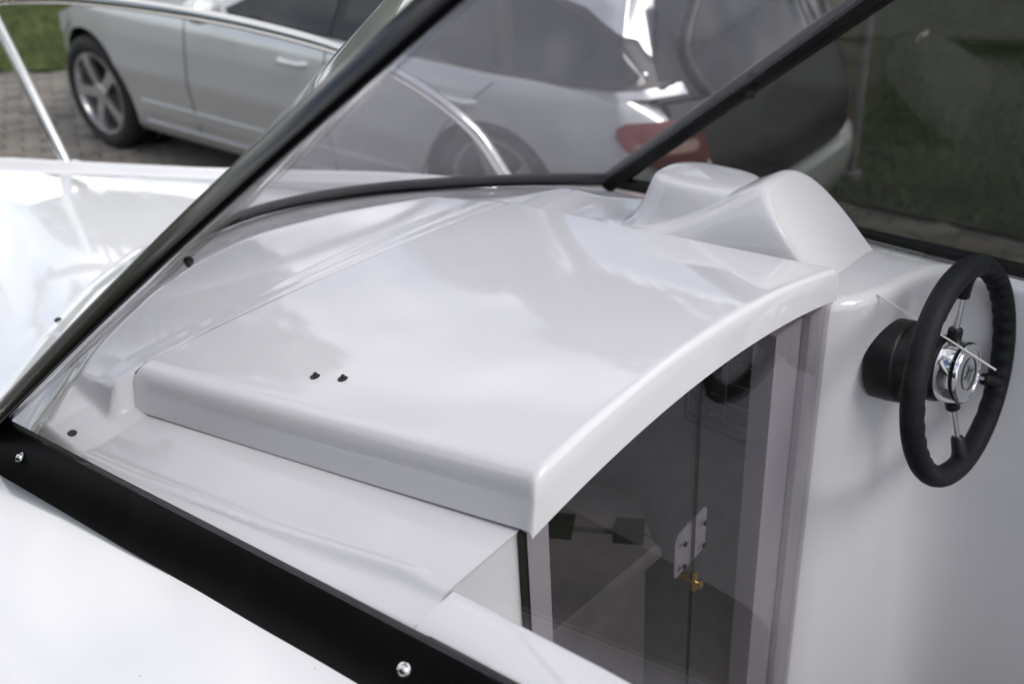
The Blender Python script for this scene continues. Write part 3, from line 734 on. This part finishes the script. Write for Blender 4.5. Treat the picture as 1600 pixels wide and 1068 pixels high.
# starboard screen
sb = [(.752,.73,-.04),(.758,.60,-.035),(.765,.40,-.028),(.768,.1,-.026),(.766,-.17,-.020),(.755,-.6,-.018),(.74,-1.0,-.018)]
sfy = lambda h: .72-1.31*h
stb = closed_pane('starboard_screen', pane_rows(sb, sfy, -1, Vector((0,0,0))), pane_rows(sb, sfy, -1, Vector((.005,0,.001))), GLD, boat)
SB = catmull(sb, 8)
b = MB(); b.grid([[p+Vector((.008,0,-.012)) for p in SB],[p+Vector((-.006,0,-.012)) for p in SB],[p+Vector((-.010,0,.010)) for p in SB],[p+Vector((.006,0,.014)) for p in SB],[p+Vector((.008,0,-.012)) for p in SB]])
b.build('base_strip', BLKIN, stb, smooth=30, fix=True)
# corner posts: black glossy rounded edges where the panes meet
def post(name, p0, dirv, side, wid, thk, parent, bow=0):
    b = MB(); d = dirv.normalized(); out = Vector((side*.72, .60, .35)); out = (out - d*out.dot(d)).normalized(); sd = d.cross(out)
    rows = []
    for s in np.linspace(-.02, dirv.length*HT*1.0, 26):
        c = p0 + d*s + out*(.004 + bow*math.sin(math.pi*s/(dirv.length*HT))); row = []
        for k in range(20):
            a = 2*math.pi*k/20; row.append(c + sd*wid*math.cos(a) + out*thk*math.sin(a))
        rows.append(row)
    b.grid(rows, close=True); n = 20; b.add(rows[0], [tuple(range(n))]); b.add(rows[-1], [tuple(range(n))])
    return b.build(name, BLK, parent, smooth=60, fix=True)
pp = post('corner_post', Vector((-.632,.785,.012)), PD, -1, .026, .008, port, .010)
sp_ = post('corner_post', Vector((.748,.722,-.035)), Vector((-.28,-1.31,1)), 1, .024, .022, stb, .006)
for ss, e in ((port, 1), (stb, -1)): pass
topc = [rise(p, HT) for p in FB]
b = MB(); b.tube(topc, .014, 10); b.build('top_rail', BLK, fs, smooth=50)
for nm, A in (('port', [Vector((float(interp(-y,[-q[1] for q in hip],[q[0] for q in hip]))+.11*HT, y, .012+HT)) for y in np.linspace(-.14,-.98,20)]),
              ('stb', [Vector((float(interp(-y,[-q[1] for q in sb],[q[0] for q in sb]))-.28*HT, y, -.02+HT)) for y in np.linspace(-.2,-.98,20)])):
    MB().tube(A, .010, 10).build('top_edge', BLK, port if nm == 'port' else stb, smooth=50)
# fixing screws on the posts
screw(Vector((.748,.722,-.035)) + Vector((-.28,-1.31,1))*.30 + Vector((-.020,-.004,-.016)), Vector((-.75,-.2,-.35)), stb, .0065, PLAS)
k_ = P0 + PD*.355 + Vector((-.006,-.012,-.012))
MB().lathe([(.009,0),(.009,.004),(.006,.006),(.0055,.012),(.004,.014),(0,.014)], 14, M=frame(k_, Vector((-.5,-.6,-.3))) @ Matrix.Scale(.62, 4)).build('knob', RUB, port, smooth=40)
for (u_, v_) in ((91, 500), (113, 677)):
    d = fw + rt*(u_-800)/1600 + up*(534-v_)/1600; P = CAM.copy()
    for _ in range(4000):
        P += d*.001
        if P.z < float(z_deck(P.x, P.y)): break
    MB().lathe([(.007,-.001),(.007,.002),(.004,.0045),(0,.005)], 14, M=Matrix.Translation(P)).build('plug', RUB, boat, smooth=40)

# bow rail
def zg_(x, y): return float(z_deck(x, y))
r1 = [(.005,2.90,.27),(.18,2.74,.275),(.30,2.52,.28),(.395,2.33,.275),(.53,2.03,.242),(.625,1.82,.205),(.72,1.60,.150),(.79,1.42,.075),(.85,1.27,-.04),(.885,1.185,-.172)]
rail = MB().tube(catmull(r1, 8), .0175, 14).build('bow_rail', STEEL, boat, smooth=60)
rl = [(2*XC-x, y, z) for x, y, z in r1]
MB().tube(catmull(rl, 8), .0175, 14).build('bow_rail', STEEL, boat, smooth=60)
foot = Vector((.262,2.47,zg_(.262,2.47))); tp = Vector((.245,2.80,.265))
for s in (1, -1):
    f_ = Vector((XC+s*(foot.x-XC), foot.y, foot.z)); t__ = Vector((XC+s*(tp.x-XC), tp.y-.13, tp.z+.005))
    q = f_ + (Vector((XC+s*(.285-XC), 2.735, .15)) - f_)*1.0
    MB().tube([f_, f_.lerp(q, .5), q, q+(q-f_)*.28], .0175, 14).build('rail_leg', STEEL, rail, smooth=60)
    MB().lathe([(.040,-.002),(.040,.004),(.030,.009),(.0185,.013)], 24, M=Matrix.Translation(f_)).build('rail_foot', STEEL, rail, smooth=40)
    e = Vector(r1[-1]); e = Vector((XC+s*(e.x-XC), e.y, zg_(e.x, e.y)))
    MB().lathe([(.040,-.002),(.040,.004),(.030,.009),(.0185,.013)], 24, M=Matrix.Translation(e)).build('rail_foot', STEEL, rail, smooth=40)

# ------------------------------------------------------------------ silver estate car
car = tag(empty('estate_car', (2.558, 2.079, GROUND), R(3.2)), 'silver estate car parked on the paving beyond the boat', 'car')
PAINT = mat('silver_paint', (.60, .615, .625), .28, .45, coat=.8, noise=(400, .06, 2))
CGL = mat('car_glass', (.012, .014, .016), .04, noise=(5, .2, 2))
CBLK = mat('car_black_trim', (.012, .012, .013), .4, noise=(40, .2, 2))
TYRE = mat('tyre_rubber', (.02, .02, .02), .8, noise=(60, .2, 3))
ALLOY = mat('alloy_silver', (.55, .55, .56), .3, .85, noise=(20, .05, 2))
RED = mat('tail_lamp_red', (.15, .013, .012), .15, noise=(60, .25, 2)); AMB = mat('tail_lamp_pale', (.55, .35, .30), .2, noise=(60, .15, 2))
ORG = mat('reflector_orange', (.50, .08, .03), .25, noise=(60, .2, 2)); LENS = mat('headlamp_lens', (.55, .58, .6), .1, noise=(40, .1, 2))
PY = [-.88,-.855,-.80,-.72,-.60,-.35,0,1.5,2.6,3.0,3.25,3.4,3.52,3.58]
PW = [.10,.42,.62,.75,.83,.885,.90,.905,.895,.865,.79,.68,.46,.10]
def p_w(y): return float(interp(y, PY, PW))
def f_z(z): return float(interp(z, [.14,.2,.3,.42,.52,.56,.68,.80,.86], [.90,.945,.965,.985,1.0,.995,.985,.968,.945]))
def h_top(y): return float(interp(y, [-.9,-.8,-.6,0,1.6,1.9,2.4,2.9,3.2,3.4,3.52,3.58], [.60,.70,.86,.86,.87,.885,.85,.79,.71,.63,.56,.48]))
def rake_y(y, z):     # tailgate leans in upwards
    return y + .42*max(z-.55, 0)*float(smooth01(-y, .38, .80))
def squat(o):         # the body sits lower towards the tail
    me = o.data; n_ = len(me.vertices); co = np.empty(n_*3); me.vertices.foreach_get('co', co); co = co.reshape(-1, 3)
    co[:,2] *= interp(co[:,1], [-.9,0,1.2,3], [.895,.905,.95,1.0]); me.vertices.foreach_set('co', co.ravel()); me.update()
b = MB(); rows = []; stn = np.concatenate([np.linspace(-.88,-.6,12), np.linspace(-.59,3.3,150), np.linspace(3.32,3.58,14)])
zl = [.0, .04, .08] + [float(q) for q in np.linspace(.12, .92, 27)] + [.97, 1.0]
for y in stn:
    zt = h_top(y); zb = float(interp(y, [-.88,-.6,2.9,3.58], [.24,.15,.13,.20])); row = [(0, y, zb)]
    for k in zl[:]:
        z = zb + (zt-zb)*min(k/.92, 1) if k <= .92 else zt
        wv = p_w(y)*f_z(min(z, .86))
        if k > .92: wv *= (.9 if k == .97 else .55); z = zt + (.022 if k == .97 else .045)*float(interp(y, [-.88,-.5,1.9,3.58],[.2,1,1,.4]))
        if k > 0 or True: row.append((wv*(.9 if k == 0 else 1), float(rake_y(y, z)), z))
    row.append((0, float(rake_y(y, zt)), zt+.05*float(interp(y, [-.88,-.5,1.9,3.58],[.2,1,1,.4]))))
    full = [(-x, yy_, z) for x, yy_, z in row[::-1]][:-1] + row
    rows.append(full)
b.grid(rows, close=True); n = len(rows[0]); b.add(rows[0], [tuple(range(n))]); b.add(rows[-1], [tuple(range(n))])
body = b.build('body', PAINT, car, smooth=45, fix=True)
# wheel arches cut out of the body
AXF, AXR, WR = 2.87, 0.0, .315
RA = .352
bm = bmesh.new(); bm.from_mesh(body.data)
def arch_d(co): return min(math.hypot(co.y-AXF, co.z-WR-.01), math.hypot(co.y-AXR, (co.z-WR-.01)))
kill = [f for f in bm.faces if abs(f.calc_center_median().x) > .55 and arch_d(f.calc_center_median()) < RA]
bmesh.ops.delete(bm, geom=kill, context='FACES')
for v in bm.verts:
    if v.is_boundary and abs(v.co.x) > .55:
        for ya in (AXF, AXR):
            d_ = Vector((v.co.y-ya, v.co.z-WR-.01))
            if .2 < d_.length < .44: d_ = d_.normalized()*RA; v.co.y, v.co.z = ya+d_.x, WR+.01+d_.y
bm.to_mesh(body.data); bm.free()
# side surface of body and greenhouse
def g_base(y): return p_w(min(y, 1.9))*float(interp(y, [-.88,-.55,-.2], [.985,.97,.945])) - float(interp(y, [-.88,-.55,-.2], [.0,.008,.02]))
def g_side(y, z):
    k = (z-.86)/.38; y0 = y
    for _ in range(8): y0 = y - .42*max(z-.55, 0)*float(smooth01(-y0, .38, .80))
    return g_base(max(y0, -.865)) - k*.20 - .03*k*k
def side_x(y, z): return p_w(y)*f_z(min(z, .86)) if z <= .865 else g_side(y, z)
def roof_z(y): return float(interp(y, [-.9,-.62,-.4,0,.5,.9,1.0,1.45,1.85], [1.185,1.195,1.215,1.245,1.265,1.24,1.21,1.06,.90]))
b = MB(); rows = []
for y in np.concatenate([np.linspace(-.865,-.55,16), np.linspace(-.5,1.9,40)]):
    rz = roof_z(y); row = []
    for k in np.linspace(0, 1, 9):
        z = .83 + (rz-.03-.83)*k; kk = (max(z,.86)-.86)/.38
        row.append((max(g_base(y)-kk*.20-.03*kk*kk, .12), rake_y(y, z), z))
    gx = row[-1][0]; yr = row[-1][1]
    row += [(max(gx-.03,.1), yr, rz-.008), (max(gx-.10,.08), yr, rz+.006), (gx*.5, yr, rz+.018), (0, yr, rz+.022)]
    rows.append([(-x, yy_, z) for x, yy_, z in row] + [(x, yy_, z) for x, yy_, z in row[::-1]][1:])
b.grid(rows); n = len(rows[0]); b.add(rows[0], [tuple(range(n))]); b.add(rows[-1], [tuple(range(n))])
roof = b.build('roof', PAINT, car, smooth=45, fix=True)
def patch(name, poly, m, parent, off=.004, s=-1, sub=.03, surf=side_x):     # flat polygon (y,z) laid on the car side
    bm = bmesh.new(); vs = [bm.verts.new((0, y, z)) for y, z in poly]; bm.faces.new(vs)
    for ax_, lo, hi_ in ((1, min(p[0] for p in poly), max(p[0] for p in poly)), (2, min(p[1] for p in poly), max(p[1] for p in poly))):
        t = lo + sub
        while t < hi_:
            co = [0,0,0]; co[ax_] = t; no = [0,0,0]; no[ax_] = 1
            bmesh.ops.bisect_plane(bm, geom=bm.verts[:]+bm.edges[:]+bm.faces[:], plane_co=co, plane_no=no); t += sub
    for v in bm.verts: v.co.x = s*(surf(v.co.y, v.co.z)+off)
    r = bmesh.ops.extrude_face_region(bm, geom=bm.faces[:])
    for e in r['geom']:
        if isinstance(e, bmesh.types.BMVert): e.co.x -= s*.012
    bmesh.ops.recalc_face_normals(bm, faces=bm.faces)
    me = bpy.data.meshes.new(name); bm.to_mesh(me); bm.free(); me.materials.append(m)
    me.polygons.foreach_set('use_smooth', [True]*len(me.polygons)); me.set_sharp_from_angle(angle=R(40)); return link(bpy.data.objects.new(name, me), parent)
for s in (-1, 1):
    patch('window_trim', [(1.72,.868),(1.45,.985),(1.12,1.105),(.85,1.175),(.4,1.205),(0,1.19),(-.32,1.13),(-.52,1.03),(-.63,.90),(-.655,.868)], CBLK, car, .009, s, surf=g_side)
    patch('window', [(1.62,.885),(1.42,.975),(1.10,1.09),(.90,1.148),(.90,.885)], CGL, car, .013, s, surf=g_side)
    patch('window', [(.84,.885),(.84,1.155),(.4,1.185),(.12,1.178),(-.02,.885)], CGL, car, .013, s, surf=g_side)
    patch('window', [(-.09,.885),(.03,1.172),(-.10,1.155),(-.32,1.105),(-.50,1.01),(-.59,.905),(-.60,.885)], CGL, car, .013, s, surf=g_side)
    for (y0, z0, y1, z1) in ((1.95,.25,1.90,.84),(.93,.24,.90,.84),(.42,.30,.22,.62),(.22,.62,-.02,.84)):
        dx = .004; patch('door_seam', [(y0-dx,z0),(y0+dx,z0),(y1+dx,z1),(y1-dx,z1)], CBLK, car, .0012, s)
    patch('sill_trim', [(2.45,.19),(2.45,.235),(.45,.24),(.45,.19)], ALLOY, car, .012, s)
    patch('rub_strip', [(2.42,.30),(2.42,.36),(.44,.37),(.44,.31)], PAINT, car, .010, s)
    for (ya, yb) in ((1.02,1.20),(.06,.24)):
        h = MB(); zz = .745; xs__ = side_x((ya+yb)/2, zz)
        h.tube([(s*(xs__-.005), ya, zz), (s*(xs__+.028), ya+.03, zz), (s*(xs__+.03), (ya+yb)/2, zz+.002), (s*(xs__+.028), yb-.03, zz), (s*(xs__-.005), yb, zz)], .013, 10).build('door_handle', PAINT, car, smooth=50)
    # mirror
    h = MB(); rows = []
    for q, (yy_, rr) in enumerate(((1.50,.0),(1.505,.06),(1.54,.085),(1.58,.075),(1.61,.04),(1.62,.0))):
        rows.append([(s*(.99 + rr*1.15*math.cos(a)), yy_, .945 + rr*.75*math.sin(a)) for a in np.linspace(0, 2*math.pi, 16, endpoint=False)])
    h.grid(rows, close=True); h.tube([(s*.86,1.58,.90),(s*.96,1.56,.91)], .022, 8); mi_ = h.build('mirror', PAINT, car, smooth=60, fix=True)
    # tail lamp wrapping the corner
    def wrap(name, pts, m, off):
        hh = MB(); rows = []
        for z, y0, x1 in pts:
            row = []
            path = [(y, p_w(y)*f_z(z)) for y in np.linspace(y0, -.88, 60)]
            for y, x in path:
                if x < x1: break
                row.append((y, x))
            idx = np.linspace(0, len(row)-1, 14).astype(int)
            rows.append([(s*(row[i][1]+off*.9), float(rake_y(row[i][0], z))-off*.5, z) for i in idx])
        hh.grid(rows); return hh.build(name, m, car, smooth=50, fix=True)
    wrap('tail_lamp', [(.57,-.70,.62),(.60,-.66,.58),(.65,-.60,.57),(.70,-.565,.57),(.735,-.58,.57),(.75,-.62,.58)], RED, .012)
    wrap('reversing_lamp', [(.63,-.67,.63),(.65,-.645,.61),(.67,-.64,.61)], AMB, .017)
    wrap('bumper_reflector', [(.40,-.74,.45),(.44,-.735,.44)], ORG, .012)
    # head lamp
    patch('head_lamp', [(3.46,.56),(3.40,.63),(3.18,.72),(3.00,.755),(3.02,.70),(3.2,.60),(3.38,.54)], LENS, car, .006, s)
    patch('side_marker', [(3.30,.36),(3.30,.385),(3.0,.395),(3.0,.365)], CBLK, car, .004, s)
    # roof rail
    MB().tube([(s*(g_side(y, 1.2)-.035), y, roof_z(y)+.03) for y in np.linspace(-.45,.85,14)], .013, 8).build('roof_rail', ALLOY, car, smooth=50)
# tailgate glass with black surround, dark lower panel, bumper
def gate(name, x0, z0, z1, m, off, inset=0, topk=.78):
    b = MB(); rows = []
    for z in np.linspace(z0, z1, 9):
        wv = x0*(1 - (1-topk)*(z-z0)/(z1-z0)); row = []
        for t in np.linspace(-1, 1, 15):
            x = wv*t; y = -.885 + .19*abs(x/.75)**3.0 + max(z-.55, 0)*.42*(1-.0*abs(t)) - off
            row.append((x, y, z))
        rows.append(row)
    b.grid(rows); back = [[(x, y+.02, z) for x, y, z in r_] for r_ in rows]; b.grid(back, flip=True)
    b.grid([rows[0], back[0]]); b.grid([rows[-1], back[-1]]); b.grid([[r_[0] for r_ in rows],[r_[0] for r_ in back]]); b.grid([[r_[-1] for r_ in rows],[r_[-1] for r_ in back]])
    return b.build(name, m, car, smooth=45, fix=True)
gate('tailgate', .70, .42, .80, CBLK, .016, topk=.96)
gate('rear_window', .70, .81, 1.17, CGL, .012, topk=.82)
for s in (-1, 1):
    b = MB(); pts = []
    for z in np.linspace(.80, 1.17, 12):
        t = (z-.80)/.37; x = (.50 + .07*math.sin(math.pi*min(t*1.1,1)))*(1-.15*t*t); y = -.885 + .19*abs(x/.75)**3.0 + max(z-.55, 0)*.42 - .022
        pts.append((s*x, y, z))
    b.tube(pts, .020, 8).build('rear_window_seal', CBLK, car, smooth=50)
b = MB(); rows = []
for t in np.linspace(-1, 1, 25):
    x = t*.86; y = -.93 + .34*abs(t)**3.2
    rows.append([(x, y+.05, .16), (x, y, .20), (x, y-.015, .30), (x, y-.005, .38), (x, y+.05, .415), (x, y+.12, .42)])
b.grid(rows); b.build('rear_bumper', PAINT, car, smooth=50)
# windscreen and bonnet shut line
b = MB(); rows = []
for k in np.linspace(0, 1, 8):
    y = 1.86 - .80*k; z = roof_z(y)+.026; wv = g_side(y, max(roof_z(y)-.02, .87))-.05
    rows.append([(wv*t, y+.03*(1-t*t), z - .018*t*t) for t in np.linspace(-1, 1, 11)])
b.grid(rows); b.build('windscreen', CGL, car, smooth=60)
b = MB(); b.grid([[(.78*t, 3.50+.09*(1-t*t), z) for t in np.linspace(-.5,.5,9)] for z in (.34,.5)]); b.build('grille', CBLK, car, smooth=60)
# wheels
def wheel_set(ya, s):
    M = frame((s*.86, ya, WR), (s, 0, 0), (0, 0, 1))
    w_ = MB().lathe([(.205,-.18),(.27,-.185),(.305,-.17),(.315,-.13),(.315,-.04),(.308,-.005),(.285,.012),(.255,.014),(.232,.006),(.226,-.005)], 48, M=M).build('wheel', TYRE, car, smooth=50)
    MB().lathe([(.228,-.004),(.224,.004),(.212,.002),(.205,-.02),(.195,-.10)], 48, M=M).build('rim', ALLOY, w_, smooth=40)
    MB().lathe([(.20,-.10),(0,-.10)], 32, M=M).build('brake_disc', CBLK, w_, smooth=40)
    for k in range(5):
        a = 2*math.pi*k/5+.3; ca, sa = math.cos(a), math.sin(a)
        prof = [(.03,.032,-.012),(.10,.026,-.004),(.16,.028,.0),(.215,.042,.0)]
        v = []
        for r_, hw, z in prof:
            for sg in (-1, 1):
                v.append(M @ Vector((r_*ca - sg*hw*sa, r_*sa + sg*hw*ca, z)))
        for r_, hw, z in prof:
            for sg in (-1, 1):
                v.append(M @ Vector((r_*ca - sg*hw*sa, r_*sa + sg*hw*ca, z-.025)))
        f = [(2*i, 2*i+1, 2*i+3, 2*i+2) for i in range(3)] + [(2*i+8, 2*i+10, 2*i+11, 2*i+9) for i in range(3)] + [(2*i, 2*i+2, 2*i+10, 2*i+8) for i in range(3)] + [(2*i+1, 2*i+9, 2*i+11, 2*i+3) for i in range(3)]
        recalc(mesh('spoke', v, f, ALLOY, w_, smooth=30))
    MB().lathe([(.055,-.014),(.05,-.004),(.03,.0),(0,.001)], 20, M=M).build('hub_cap', ALLOY, w_, smooth=40)
    MB().lathe([(.36,-.26),(.36,-.19),(0,-.19)], 24, M=M).build('wheel_well', CBLK, w_, smooth=40)
for ya in (AXF, AXR):
    for s in (-1, 1): wheel_set(ya, s)
for o in list(car.children):
    if o.name.split('.')[0] != 'wheel' and o.type == 'MESH': squat(o)
